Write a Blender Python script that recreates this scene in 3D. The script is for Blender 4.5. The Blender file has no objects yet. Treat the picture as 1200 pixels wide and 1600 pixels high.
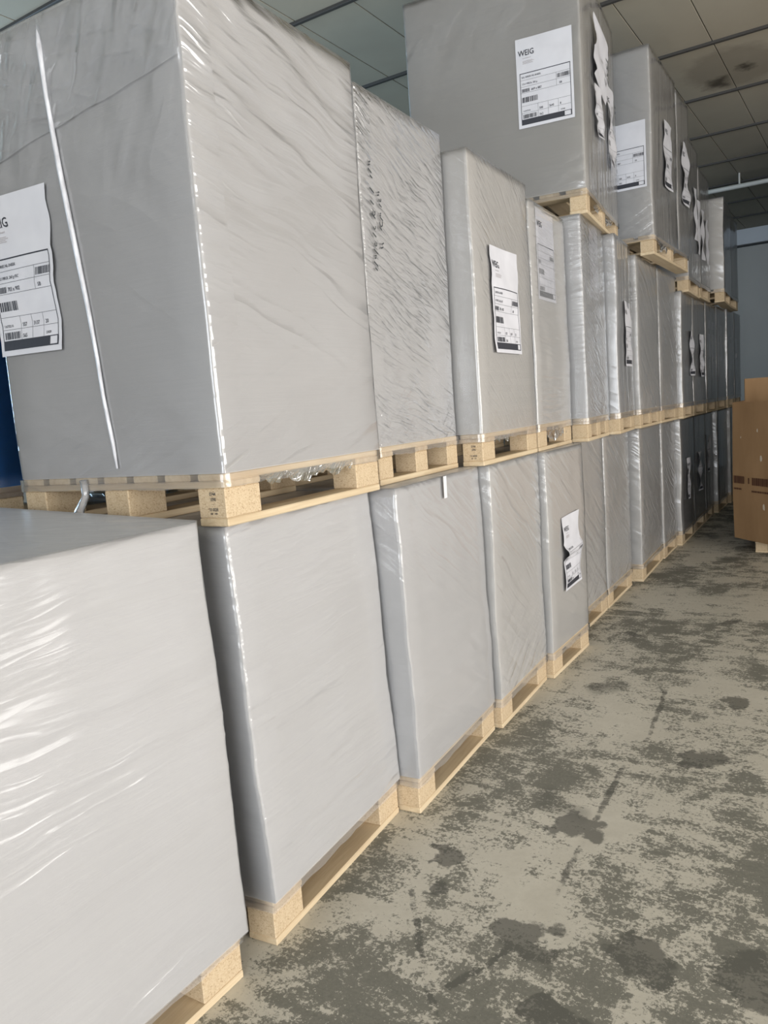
import bpy, bmesh, math, random
from mathutils import Matrix, Vector, noise as mnoise

scene = bpy.context.scene
COL = scene.collection
random.seed(7)

# ------------------------------------------------------------------ camera
cd = bpy.data.cameras.new('camera')
cd.sensor_fit = 'VERTICAL'; cd.sensor_height = 36.0; cd.sensor_width = 27.0
cd.lens = 1219.0 / 1600.0 * 36.0
cd.clip_start = 0.02; cd.clip_end = 200
cam = bpy.data.objects.new('camera', cd); COL.objects.link(cam)
r_ = Vector((0.841698, 0.534839, -0.074107)); d_ = Vector((0.006689, -0.147565, -0.98903)); f_ = Vector((-0.539907, 0.831969, -0.127782))
mm = Matrix((r_, -d_, -f_)).transposed().to_4x4()
mm.translation = Vector((0, 0, 1.45))
cam.matrix_world = mm
scene.camera = cam

# ------------------------------------------------------------------ world, light, exposure
w = bpy.data.worlds.new('world'); scene.world = w; w.use_nodes = True
bgn = w.node_tree.nodes['Background']
bgn.inputs[0].default_value = (0.90, 0.94, 1.0, 1); bgn.inputs[1].default_value = 0.4

def area(name, loc, rot, sx, sy, power, col, spread=180):
    l = bpy.data.lights.new(name, 'AREA'); l.shape = 'RECTANGLE'; l.size = sx; l.size_y = sy
    l.energy = power; l.color = col; l.spread = math.radians(spread)
    o = bpy.data.objects.new(name, l); COL.objects.link(o); o.location = loc; o.rotation_euler = rot
    return o
PI = math.pi
ROOM = dict(x0=-9.0, x1=4.6, y0=-6.0, y1=15.0, zc=4.06)
# daylight through the loading door behind the viewer, the side door and the left windows
area('loading_door_offscreen', (2.3, -5.9, 1.9), (PI/2, 0, 0), 4.2, 3.4, 345, (0.90, 0.945, 1.0))
area('side_door_offscreen', (4.5, 1.4, 1.35), (0, PI/2, 0), 2.4, 6.0, 335, (1.0, 0.965, 0.925))
area('left_window_offscreen', (-8.9, 2.6, 2.6), (0, -PI/2, 0), 1.9, 5.2, 358, (0.52, 0.76, 1.0))
scene.view_settings.view_transform = 'Standard'
scene.view_settings.look = 'None'
scene.view_settings.gamma = 1.0
scene.view_settings.use_curve_mapping = False
scene.view_settings.exposure = 0.22

# ------------------------------------------------------------------ materials
MATS = {}
class NT:
    def __init__(s, name):
        s.m = bpy.data.materials.new(name); s.m.use_nodes = True
        s.t = s.m.node_tree; s.t.nodes.clear(); MATS[name] = s.m
    def n(s, typ, **kw):
        x = s.t.nodes.new(typ)
        for k, v in kw.items():
            if k == 'inp':
                for kk, vv in v.items():
                    i = x.inputs[kk]
                    if hasattr(vv, 'is_output'): s.t.links.new(vv, i)
                    else: i.default_value = vv
            else: setattr(x, k, v)
        return x
    def math(s, op, a, b=None, c=None, clamp=False):
        x = s.n('ShaderNodeMath', operation=op); x.use_clamp = clamp
        for i, v in enumerate((a, b, c)):
            if v is None: continue
            if hasattr(v, 'is_output'): s.t.links.new(v, x.inputs[i])
            else: x.inputs[i].default_value = v
        return x.outputs[0]
    def ramp(s, fac, stops, interp='LINEAR'):
        x = s.n('ShaderNodeValToRGB'); x.color_ramp.interpolation = interp
        e = x.color_ramp.elements
        while len(e) < len(stops): e.new(0.5)
        for el, (p, c) in zip(e, stops):
            el.position = p; el.color = c if len(c) == 4 else (*c, 1)
        s.t.links.new(fac, x.inputs[0]); return x.outputs[0]
    def step(s, fac, a, b): return s.ramp(fac, [(a, (0, 0, 0)), (b, (1, 1, 1))])
    def noise(s, vec, scale, detail=3, rough=0.55, dist=0.0):
        x = s.n('ShaderNodeTexNoise', inp={'Scale': scale, 'Detail': detail, 'Roughness': rough, 'Distortion': dist})
        if vec is not None: s.t.links.new(vec, x.inputs['Vector'])
        return x.outputs[0]
    def mapping(s, vec, rot=(0, 0, 0), scale=(1, 1, 1), loc=(0, 0, 0)):
        x = s.n('ShaderNodeMapping', inp={'Vector': vec, 'Rotation': rot, 'Scale': scale, 'Location': loc}); return x.outputs[0]
    def mix(s, fac, a, b, typ='MIX'):
        x = s.n('ShaderNodeMix', data_type='RGBA', blend_type=typ)
        for i, v in ((0, fac), (6, a), (7, b)):
            if hasattr(v, 'is_output'): s.t.links.new(v, x.inputs[i])
            else: x.inputs[i].default_value = v if i == 0 else (*v, 1)
        return x.outputs[2]
    def bump(s, h, strength, dist):
        return s.n('ShaderNodeBump', inp={'Height': h, 'Strength': strength, 'Distance': dist}).outputs[0]
    def out(s, sh):
        o = s.n('ShaderNodeOutputMaterial'); s.t.links.new(sh, o.inputs[0]); return s.m
    def principled(s, col, rough=0.6, normal=None, **kw):
        p = s.n('ShaderNodeBsdfPrincipled')
        for k, v in (('Base Color', col), ('Roughness', rough), ('Normal', normal)):
            if v is None: continue
            if hasattr(v, 'is_output'): s.t.links.new(v, p.inputs[k])
            else: p.inputs[k].default_value = (*v, 1) if k == 'Base Color' else v
        for k, v in kw.items(): p.inputs[k].default_value = v
        return s.out(p.outputs[0])
    def objco(s): return s.n('ShaderNodeTexCoord').outputs['Object']
    def uv(s): return s.n('ShaderNodeTexCoord').outputs['UV']
    def pos(s): return s.n('ShaderNodeNewGeometry').outputs['Position']
    def rnd(s): return s.n('ShaderNodeObjectInfo').outputs['Random']

def plain(name, col, rough=0.6, **kw): return NT(name).principled(col, rough, **kw)

def board_mat(name, col):
    t = NT(name); c = t.objco()
    lines = t.noise(t.mapping(c, scale=(0.7, 0.7, 90)), 4, 3, 0.7)
    blot = t.noise(c, 1.6, 2)
    k = t.math('ADD', t.math('MULTIPLY', lines, 0.16), t.math('MULTIPLY', blot, 0.10))
    k = t.math('ADD', k, 0.87)
    colr = t.n('ShaderNodeVectorMath', operation='SCALE', inp={0: col, 'Scale': k}).outputs[0]
    return t.principled(colr, 0.85, t.bump(lines, 0.25, 0.002))
board_mat('greyboard', (0.455, 0.445, 0.437))
board_mat('greyboard_warm', (0.465, 0.445, 0.415))
board_mat('blue_core', (0.03, 0.17, 0.48))

def film_mat(name, folds, haze=0.10, rough=0.16, ior=1.55, tint=(0.93, 0.94, 0.97), gain=1.0, dens=None):
    """folds: (angle deg, along, across, strength, v0, v1)  - stretched fold fields, v0..v1 fades the field in with height"""
    t = NT(name); uv = t.uv(); tot = None
    sep = t.n('ShaderNodeSeparateXYZ', inp={0: uv}).outputs
    warp = t.noise(uv, 2.2, 2)
    for (ang, sa, sc, st, v0, v1) in folds:
        wv = t.n('ShaderNodeVectorMath', operation='SCALE', inp={0: (0.10, 0.10, 0.0), 'Scale': warp}).outputs[0]
        q = t.n('ShaderNodeVectorMath', operation='ADD', inp={0: uv, 1: wv}).outputs[0]
        m = t.mapping(t.mapping(q, rot=(0, 0, math.radians(-ang))), scale=(sa, sc, 1))
        h = t.noise(m, 1.0, 1.5, 0.5, 0.2)
        # soft undulation plus narrow crests where the film is gathered
        rg = t.math('ABSOLUTE', t.math('SUBTRACT', h, 0.52))
        rg = t.math('SUBTRACT', 1.0, t.math('MULTIPLY', rg, 4.5), clamp=True)
        h = t.math('ADD', t.math('MULTIPLY', h, 0.9), t.math('MULTIPLY', t.math('POWER', rg, 1.6), 0.35))
        patch = t.step(t.noise(uv, 2.3, 2), 0.32, 0.66)
        h = t.math('MULTIPLY', t.math('MULTIPLY', h, st), t.math('ADD', t.math('MULTIPLY', patch, 0.8), 0.2))
        if v0 is not None:
            g = t.n('ShaderNodeMapRange', inp={'Value': sep[1], 'From Min': v0, 'From Max': v1}).outputs[0]
            h = t.math('MULTIPLY', h, g)
        tot = h if tot is None else t.math('ADD', tot, h)
    nrm = t.bump(tot, 1.0, 0.012)
    fr = t.n('ShaderNodeFresnel', inp={'IOR': ior, 'Normal': nrm}).outputs[0]
    fr = t.math('MULTIPLY', fr, gain, clamp=True)
    hz = t.math('ADD', haze, t.math('MULTIPLY', tot, 0.10), clamp=True)
    dif = t.n('ShaderNodeBsdfDiffuse', inp={'Color': (*tint, 1)}).outputs[0]
    tra = t.n('ShaderNodeBsdfTransparent', inp={'Color': (0.975, 0.975, 0.975, 1)}).outputs[0]
    glo = t.n('ShaderNodeBsdfGlossy', inp={'Color': (1, 1, 1, 1), 'Roughness': rough, 'Normal': nrm}).outputs[0]
    a = t.n('ShaderNodeMixShader', inp={0: hz, 1: tra, 2: dif}).outputs[0]
    b = t.n('ShaderNodeMixShader', inp={0: fr, 1: a, 2: glo}).outputs[0]
    return t.out(b)
film_mat('film_diagonal', [(-17, 1.0, 14, 1.6, 0.20, 0.65), (-9, 2.2, 40, 0.5, 0.45, 1.0), (20, 1.5, 13, 1.0, 0.55, 0.10)], haze=0.05, rough=0.16, ior=1.8, gain=1.3)
film_mat('film_crinkle', [(-22, 6, 48, 1.05, None, None), (-14, 14, 80, 0.5, None, None), (38, 4, 30, 0.5, 0.45, 0.1)], haze=0.10, rough=0.14, ior=1.75, gain=1.25)
film_mat('film_faint_crinkle', [(-40, 5, 46, 0.5, 0.4, 1.0), (-36, 9, 60, 0.2, None, None)], haze=0.10, rough=0.18, ior=1.65)
film_mat('film_smooth', [(-25, 1.2, 9, 0.35, None, None), (65, 4, 11, 1.0, 0.65, 1.0), (20, 3, 14, 0.7, 0.3, 0.0)], haze=0.06, rough=0.15, ior=1.7)
film_mat('film_band', [(62, 5, 16, 1.3, None, None), (-10, 5, 20, 0.9, None, None)], haze=0.10, rough=0.16, ior=1.75, gain=1.2)
film_mat('film_streak', [(3, 0.9, 15, 0.60, None, None), (-4, 2.2, 32, 0.30, None, None), (6, 2, 24, 0.6, 0.75, 1.08)], haze=0.14, rough=0.18, ior=1.55)
film_mat('film_flat', [(-30, 1.5, 11, 0.42, None, None), (-34, 2.4, 22, 0.60, 0.4, 1.0)], haze=0.12, rough=0.18, ior=1.65)
film_mat('film_fan', [(-36, 1.5, 20, 0.75, None, None), (28, 2.2, 24, 0.75, 0.45, 0.05)], haze=0.14, rough=0.18, ior=1.65)
film_mat('film_vertical', [(88, 1.0, 13, 0.8, None, None), (60, 3, 24, 0.25, 0.4, 0.1)], haze=0.10, rough=0.15, ior=1.7)
film_mat('film_top', [(30, 4, 10, 0.5, None, None)], haze=0.42, rough=0.4, ior=1.35, gain=0.6)
film_mat('film_loose', [(80, 8, 40, 0.7, None, None), (20, 8, 30, 0.4, None, None)], haze=0.22, rough=0.15, ior=1.8)
film_mat('film_blue', [(-5, 2, 24, 0.25, None, None)], haze=0.05, rough=0.2, tint=(0.1, 0.3, 0.7))

def wood_mat(name, c0, c1, end=False):
    t = NT(name); c = t.objco(); r = t.rnd()
    off = t.n('ShaderNodeCombineXYZ', inp={0: t.math('MULTIPLY', r, 7.0), 1: t.math('MULTIPLY', r, 13.0), 2: t.math('MULTIPLY', r, 3.0)}).outputs[0]
    q = t.n('ShaderNodeVectorMath', operation='ADD', inp={0: c, 1: off}).outputs[0]
    g = t.noise(t.mapping(q, scale=(26, 1.6, 26) if not end else (1.6, 26, 26)), 1.4, 4, 0.6, 0.6)
    b = t.noise(q, 3.0, 2)
    k = t.math('ADD', t.math('MULTIPLY', g, 0.75), t.math('MULTIPLY', b, 0.25))
    col = t.ramp(k, [(0.28, c0), (0.62, c1)])
    return t.principled(col, 0.72, t.bump(g, 0.2, 0.002))
wood_mat('pine', (0.49, 0.36, 0.215), (0.68, 0.555, 0.375))
wood_mat('pine_cross', (0.45, 0.335, 0.205), (0.63, 0.51, 0.345), True)
t = NT('chipboard'); c = t.objco()
vo = t.n('ShaderNodeTexVoronoi', inp={'Vector': t.mapping(c, scale=(1, 1, 1.4)), 'Scale': 260}).outputs['Color']
v1 = t.n('ShaderNodeSeparateColor', inp={0: vo}).outputs[0]
nn = t.noise(c, 60, 3)
k = t.math('ADD', t.math('MULTIPLY', v1, 0.6), t.math('MULTIPLY', nn, 0.4))
col = t.ramp(k, [(0.10, (0.34, 0.23, 0.13)), (0.30, (0.54, 0.41, 0.26)), (0.8, (0.62, 0.495, 0.33))])
t.principled(col, 0.85, t.bump(v1, 0.3, 0.002))

t = NT('label_paper'); c = t.objco()
t.principled(t.ramp(t.noise(c, 9, 2), [(0.3, (0.63, 0.63, 0.67)), (0.7, (0.70, 0.70, 0.74))]), 0.6)
plain('ink_dark', (0.035, 0.037, 0.048), 0.6)
plain('ink_mid', (0.16, 0.165, 0.18), 0.6)
plain('ink_pale', (0.45, 0.42, 0.43), 0.6)
plain('ink_carton', (0.09, 0.035, 0.018), 0.8)
plain('marker', (0.05, 0.055, 0.06), 0.5)
plain('tape_white', (0.80, 0.81, 0.83), 0.4)
t = NT('film_rope'); c = t.objco()
t.principled(t.ramp(t.noise(t.mapping(c, scale=(30, 30, 6)), 3, 3), [(0.3, (0.50, 0.50, 0.53)), (0.7, (0.85, 0.86, 0.90))]), 0.3)

t = NT('carton'); c = t.objco()
n1 = t.noise(t.mapping(c, scale=(3, 3, 1)), 2.0, 4); n2 = t.noise(c, 40, 2)
scr = t.step(t.noise(t.mapping(c, scale=(9, 9, 5)), 1.0, 4, 0.6), 0.72, 0.76)
col = t.ramp(n1, [(0.3, (0.29, 0.175, 0.085)), (0.7, (0.36, 0.225, 0.115))])
col = t.mix(scr, col, (0.60, 0.50, 0.38))
t.principled(col, 0.85, t.bump(n2, 0.1, 0.002))
plain('scuff', (0.62, 0.55, 0.45), 0.9)

# worn painted concrete
t = NT('floor_paint'); p = t.pos()
warp = t.n('ShaderNodeVectorMath', operation='SCALE', inp={0: t.n('ShaderNodeTexNoise', inp={'Vector': p, 'Scale': 3.0, 'Detail': 3.0}).outputs['Color'], 'Scale': 0.16}).outputs[0]
pw = t.n('ShaderNodeVectorMath', operation='ADD', inp={0: p, 1: warp}).outputs[0]
big = t.noise(t.mapping(pw, scale=(1, 0.8, 1), loc=(3.1, 1.7, 0)), 1.9, 4, 0.6)
mid = t.noise(pw, 9.0, 8, 0.72)
fine = t.noise(p, 75, 6, 0.78)
scrX = t.noise(t.mapping(p, rot=(0, 0, 0.25), scale=(2.0, 26, 1)), 1.0, 4, 0.65)
scrY = t.noise(t.mapping(p, rot=(0, 0, -0.35), scale=(30, 1.8, 1)), 1.0, 4, 0.65)
worn = t.math('MULTIPLY', big, 0.50)
worn = t.math('ADD', worn, t.math('MULTIPLY', mid, 0.50))
worn = t.math('ADD', worn, t.math('MULTIPLY', fine, 0.55))
worn = t.math('ADD', worn, t.math('MULTIPLY', scrX, 0.20))
worn = t.math('ADD', worn, t.math('MULTIPLY', scrY, 0.08))
mask = t.step(worn, 0.902, 0.948)
blob = t.step(t.noise(t.mapping(p, loc=(1.3, 0.4, 0), scale=(1, 0.7, 1)), 2.6, 2, 0.4), 0.64, 0.72)
def fspot(cx, cy, r):
    d = t.n('ShaderNodeVectorMath', operation='SUBTRACT', inp={0: pw2, 1: (cx, cy, 0)}).outputs[0]
    L = t.n('ShaderNodeVectorMath', operation='LENGTH', inp={0: d}).outputs['Value']
    return t.n('ShaderNodeMapRange', inp={'Value': L, 'From Min': r*1.35, 'From Max': r*0.75}).outputs[0]
wq = t.n('ShaderNodeVectorMath', operation='SUBTRACT', inp={0: t.n('ShaderNodeTexNoise', inp={'Vector': p, 'Scale': 8.0, 'Detail': 5.0}).outputs['Color'], 1: (0.5, 0.5, 0.5)}).outputs[0]
wq = t.n('ShaderNodeVectorMath', operation='MULTIPLY', inp={0: wq, 1: (0.30, 0.30, 0)}).outputs[0]
pw2 = t.n('ShaderNodeVectorMath', operation='ADD', inp={0: p, 1: wq}).outputs[0]
pw3 = t.n('ShaderNodeVectorMath', operation='ADD', inp={0: p, 1: t.n('ShaderNodeVectorMath', operation='SCALE', inp={0: wq, 'Scale': 0.10}).outputs[0]}).outputs[0]
oil = None
for (cx, cy, rr_) in ((-1.223, 2.061, 0.045), (-1.147, 1.892, 0.05), (-1.279, 4.650, 0.06), (-0.795, 5.065, 0.055), (-0.573, 3.714, 0.07), (-0.871, 2.417, 0.09), (-0.588, 3.068, 0.1), (-0.808, 1.826, 0.09), (-0.523, 1.858, 0.1), (-0.257, 1.893, 0.1), (-0.651, 1.553, 0.06), (-1.787, 3.518, 0.05)):
    q = fspot(cx, cy, rr_); oil = q if oil is None else t.math('MAXIMUM', oil, q)
for (ax, ay, bx_, by_) in ((-1.212, 1.853, -0.888, 1.430), (-0.858, 2.920, -0.808, 2.015), (-0.891, 3.765, -0.831, 3.157), (-0.917, 1.543, -0.835, 1.756)):
    dx, dy = bx_-ax, by_-ay; ll = math.hypot(dx, dy); dx /= ll; dy /= ll
    v = t.n('ShaderNodeVectorMath', operation='SUBTRACT', inp={0: pw3, 1: (ax, ay, 0)}).outputs[0]
    al = t.n('ShaderNodeVectorMath', operation='DOT_PRODUCT', inp={0: v, 1: (dx, dy, 0)}).outputs['Value']
    ac = t.n('ShaderNodeVectorMath', operation='DOT_PRODUCT', inp={0: v, 1: (-dy, dx, 0)}).outputs['Value']
    m_ = t.math('MULTIPLY', t.math('LESS_THAN', t.math('ABSOLUTE', t.math('SUBTRACT', al, ll/2)), ll/2), t.n('ShaderNodeMapRange', inp={'Value': t.math('ABSOLUTE', ac), 'From Min': 0.022, 'From Max': 0.006}).outputs[0])
    oil = t.math('MAXIMUM', oil, t.math('MULTIPLY', m_, t.math('ADD', 0.55, t.math('MULTIPLY', t.step(mid, 0.4, 0.6), 0.45))))
thin = t.step(scrY, 0.70, 0.735)
thin2 = t.step(scrX, 0.725, 0.75)
paint = t.ramp(mid, [(0.3, (0.47, 0.445, 0.375)), (0.7, (0.585, 0.56, 0.48))])
dark = t.ramp(fine, [(0.3, (0.078, 0.08, 0.066)), (0.7, (0.185, 0.182, 0.15))])
col = t.mix(t.math('MULTIPLY', mask, 0.92), paint, dark)
col = t.mix(t.math('MULTIPLY', blob, 0.75), col, (0.095, 0.095, 0.08))
col = t.mix(t.math('MULTIPLY', thin, 0.7), col, (0.11, 0.105, 0.09))
col = t.mix(t.math('MULTIPLY', thin2, 0.45), col, (0.13, 0.125, 0.11))
oil = t.step(t.math('ADD', oil, t.math('MULTIPLY', t.math('SUBTRACT', t.math('ADD', t.math('MULTIPLY', fine, 0.5), t.math('MULTIPLY', mid, 0.5)), 0.5), 2.2)), 0.45, 0.75)
col = t.mix(t.math('MULTIPLY', oil, 0.8), col, (0.085, 0.085, 0.072))
rgh = t.math('ADD', 0.42, t.math('MULTIPLY', mask, 0.25))
t.principled(col, rgh, t.bump(worn, 0.25, 0.004))

# ceiling panels, with a water stain around one crossing
t = NT('ceiling_panel'); p = t.pos()
base = t.ramp(t.noise(p, 2.0, 3), [(0.3, (0.37, 0.33, 0.26)), (0.7, (0.41, 0.37, 0.295))])
base = t.mix(t.math('MULTIPLY', t.rnd(), 0.25), base, (0.34, 0.305, 0.24))
def spot(cx, cy, r0, r1):
    d = t.n('ShaderNodeVectorMath', operation='SUBTRACT', inp={0: p, 1: (cx, cy, 4.06)}).outputs[0]
    d = t.n('ShaderNodeVectorMath', operation='MULTIPLY', inp={0: d, 1: (1.0, 0.8, 0)}).outputs[0]
    L = t.n('ShaderNodeVectorMath', operation='LENGTH', inp={0: d}).outputs['Value']
    L = t.math('ADD', L, t.math('MULTIPLY', t.math('SUBTRACT', t.noise(p, 9, 4), 0.5), 0.18))
    return t.n('ShaderNodeMapRange', inp={'Value': L, 'From Min': r1, 'From Max': r0}).outputs[0]
s = t.math('MAXIMUM', spot(-1.24, 7.74, 0.05, 0.17), spot(-1.00, 7.55, 0.03, 0.11))
s = t.math('MAXIMUM', s, t.math('MULTIPLY', spot(-1.08, 7.5, 0.30, 0.42), 0.35))
base = t.mix(t.math('MULTIPLY', s, 0.92), base, (0.045, 0.035, 0.022))
t.principled(base, 0.8)
plain('ceiling_bar', (0.050, 0.046, 0.042), 0.6)
plain('ceiling_void', (0.30, 0.285, 0.26), 0.9)
t = NT('wall_paint'); p = t.pos()
t.principled(t.ramp(t.noise(p, 0.8, 4), [(0.3, (0.50, 0.475, 0.44)), (0.7, (0.57, 0.545, 0.51))]), 0.7)
plain('wall_band', (0.72, 0.73, 0.76), 0.5)
plain('dark_trim', (0.03, 0.03, 0.03), 0.6)
plain('pipe_white', (0.62, 0.60, 0.55), 0.5)
plain('frame_grey', (0.32, 0.33, 0.34), 0.5)

# ------------------------------------------------------------------ helpers
def link(o, parent=None):
    COL.objects.link(o)
    if parent is not None: o.parent = parent
    return o
def mesh(name, verts, faces, mats, parent=None, midx=None, smooth=False, uvs=None):
    me = bpy.data.meshes.new(name); me.from_pydata(verts, [], faces)
    for m in (mats if isinstance(mats, (list, tuple)) else [mats]): me.materials.append(MATS[m])
    if midx: me.polygons.foreach_set('material_index', midx)
    if smooth: me.polygons.foreach_set('use_smooth', [True] * len(me.polygons))
    if uvs:
        l = me.uv_layers.new(name='UVMap')
        l.data.foreach_set('uv', [c for f in uvs for q in f for c in q])
    me.update()
    return link(bpy.data.objects.new(name, me), parent)
def tag(o, label, cat, group=None):
    o['label'] = label; o['category'] = cat
    if group: o['group'] = group
    return o
def empty(name, loc, rz=0.0):
    o = bpy.data.objects.new(name, None); COL.objects.link(o)
    o.location = loc; o.rotation_euler = (0, 0, rz); o.empty_display_size = 0.1
    return o
BOXC = {}
def box_mesh(sx, sy, sz, mat, bev=0.003):
    key = (round(sx, 3), round(sy, 3), round(sz, 3), mat)
    if key in BOXC: return BOXC[key]
    bm = bmesh.new(); bmesh.ops.create_cube(bm, size=1.0)
    bmesh.ops.scale(bm, vec=(sx, sy, sz), verts=bm.verts)
    if bev: bmesh.ops.bevel(bm, geom=list(bm.edges), offset=bev, segments=1, affect='EDGES')
    me = bpy.data.meshes.new('box'); bm.to_mesh(me); bm.free(); me.materials.append(MATS[mat])
    BOXC[key] = me; return me
def box(name, c, s, mat, parent=None, bev=0.003, rz=0):
    o = bpy.data.objects.new(name, box_mesh(*s, mat, bev)); o.location = c; o.rotation_euler = (0, 0, rz)
    return link(o, parent)
def struct(o): o['kind'] = 'structure'; return o
def tube(name, pts, rad, mat, parent=None, seg=8):
    V = []; Fc = []; n = len(pts)
    for i, p in enumerate(pts):
        a = Vector(pts[max(i-1, 0)]); b = Vector(pts[min(i+1, n-1)]); d = (b-a).normalized()
        u = d.cross(Vector((0.3, 1, 0.2))).normalized(); v = d.cross(u)
        r = rad[i] if isinstance(rad, (list, tuple)) else rad
        for k in range(seg):
            an = 2*PI*k/seg; V.append(tuple(Vector(p) + u*math.cos(an)*r + v*math.sin(an)*r))
    for i in range(n-1):
        for k in range(seg):
            k2 = (k+1) % seg; Fc.append((i*seg+k, i*seg+k2, (i+1)*seg+k2, (i+1)*seg+k))
    Fc.append(tuple(range(seg-1, -1, -1))); Fc.append(tuple((n-1)*seg+k for k in range(seg)))
    return mesh(name, V, Fc, mat, parent, smooth=True)
def n1(x, seed): return mnoise.noise(Vector((x, seed*3.17, seed*1.31)))

# ------------------------------------------------------------------ room
R = ROOM
struct(box('floor', ((R['x0']+R['x1'])/2, (R['y0']+R['y1'])/2, -0.05), (R['x1']-R['x0']+0.6, R['y1']-R['y0']+0.6, 0.1), 'floor_paint', bev=0))
ceil = struct(box('ceiling', ((R['x0']+R['x1'])/2, (R['y0']+R['y1'])/2, 4.16), (R['x1']-R['x0']+0.6, R['y1']-R['y0']+0.6, 0.1), 'ceiling_void', bev=0))
PX, PY, X0, Y0 = 0.4385, 1.171, -1.132, 4.495
def ceil_child(o):
    o.location = Vector(o.location) - Vector(ceil.location); o.parent = ceil; return o
ys = [Y0 + PY*i for i in range(-9, 10)]
xs = [X0 + PX*i for i in range(-18, 14)]
near = []; rest_v, rest_f = [], []
for j in range(len(ys)-1):
    for i in range(len(xs)-1):
        cx = (xs[i]+xs[i+1])/2; cy = (ys[j]+ys[j+1])/2
        if cy+PY/2 > R['y1']+0.2: continue
        if -7.6 < cx < 1.2 and 2.0 < cy < 15:
            o = box('ceiling_panel', (cx, cy, 4.072), (PX-0.007, PY-0.02, 0.024), 'ceiling_panel', None, 0.002); ceil_child(o)
        else:
            b = len(rest_v); hx = PX/2-0.0035; hy = PY/2-0.01
            rest_v += [(cx-hx, cy-hy, 4.06), (cx-hx, cy+hy, 4.06), (cx+hx, cy+hy, 4.06), (cx+hx, cy-hy, 4.06)]
            rest_f.append((b, b+1, b+2, b+3))
o = mesh('ceiling_panel_rest', rest_v, rest_f, 'ceiling_panel'); ceil_child(o); o['kind'] = 'stuff'
for y in ys:
    if R['y0'] < y < R['y1']:
        ceil_child(box('ceiling_bar', ((R['x0']+R['x1'])/2, y, 4.055), (R['x1']-R['x0'], 0.032, 0.03), 'ceiling_bar'))

def wall(name, axis, pos, a0, a1, holes, mat='wall_paint', th=0.2, sgn=1):
    """wall with rectangular holes (a,b,z0,z1); axis 'x' = plane x=pos spanning y"""
    zt = 4.12; V, Fc = [], []
    cuts = sorted({a0, a1, *[h[0] for h in holes], *[h[1] for h in holes]})
    zc = sorted({0.0, zt, *[h[2] for h in holes], *[h[3] for h in holes]})
    for i in range(len(cuts)-1):
        for j in range(len(zc)-1):
            am = (cuts[i]+cuts[i+1])/2; zm = (zc[j]+zc[j+1])/2
            if any(h[0] < am < h[1] and h[2] < zm < h[3] for h in holes): continue
            b = len(V)
            for q in (pos, pos+sgn*th):
                for (aa, zz) in ((cuts[i], zc[j]), (cuts[i+1], zc[j]), (cuts[i+1], zc[j+1]), (cuts[i], zc[j+1])):
                    V.append((q, aa, zz) if axis == 'x' else (aa, q, zz))
            Fc += [(b, b+1, b+2, b+3), (b+7, b+6, b+5, b+4), (b, b+4, b+5, b+1), (b+1, b+5, b+6, b+2), (b+2, b+6, b+7, b+3), (b+3, b+7, b+4, b)]
    return struct(mesh(name, V, Fc, mat))
wall('wall_left', 'x', R['x0'], R['y0'], R['y1'], [(0.0, 5.2, 1.65, 3.55)], sgn=-1)
wall('wall_right', 'x', R['x1'], R['y0'], R['y1'], [(-1.6, 4.4, 0.15, 2.55)], sgn=1)
wall('wall_front', 'y', R['y0'], R['x0'], R['x1'], [(0.2, 4.4, 0.2, 3.6)], sgn=-1)
wall('added_shade_wall', 'y', 8.68, 0.02, R['x1'], [], th=0.15, sgn=1)  # added wall out of view, keeps daylight off the far end of the row
wall('wall_back', 'y', R['y1'], R['x0'], R['x1'], [], sgn=1)
struct(box('trim_1', (-2.0, R['y1']-0.02, 3.925), (13.0, 0.04, 0.25), 'wall_band'))
struct(box('trim_2', (-2.0, R['y1']-0.025, 3.775), (13.0, 0.05, 0.03), 'dark_trim'))

def window(name, axis, pos, a0, a1, z0, z1, nm):
    r = struct(empty(name, (0, 0, 0)))
    def b(an, bn, zl, zh):
        c = ((an+bn)/2, (zl+zh)/2); s = (bn-an, zh-zl)
        if axis == 'x': box('window_frame', (pos, c[0], c[1]), (0.07, s[0], s[1]), 'frame_grey', r)
        else: box('window_frame', (c[0], pos, c[1]), (s[0], 0.07, s[1]), 'frame_grey', r)
    b(a0, a1, z0, z0+0.06); b(a0, a1, z1-0.06, z1)
    for k in range(nm+1):
        q = a0 + (a1-a0-0.06)*k/nm; b(q, q+0.06, z0+0.06, z1-0.06)
window('window_1', 'x', R['x1']+0.1, -1.6, 4.4, 0.15, 2.55, 4)
window('window_2', 'x', R['x0']-0.1, 0.0, 5.2, 1.65, 3.55, 5)

# pipe under the ceiling near the far end
pr = tag(empty('ceiling_pipe', (-1.0, 11.06, 3.9)), 'thin pale pipe hung under the ceiling above the far stacks', 'pipe')
tube('pipe', [(-1.6, 0, 0), (0, 0.02, 0), (3.5, 0.1, 0)], 0.028, 'pipe_white', pr)
for hx in (-0.55, 0.9, 2.4):
    box('hanger', (hx, 0.02, 0.085), (0.02, 0.02, 0.15), 'pipe_white', pr)

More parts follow.
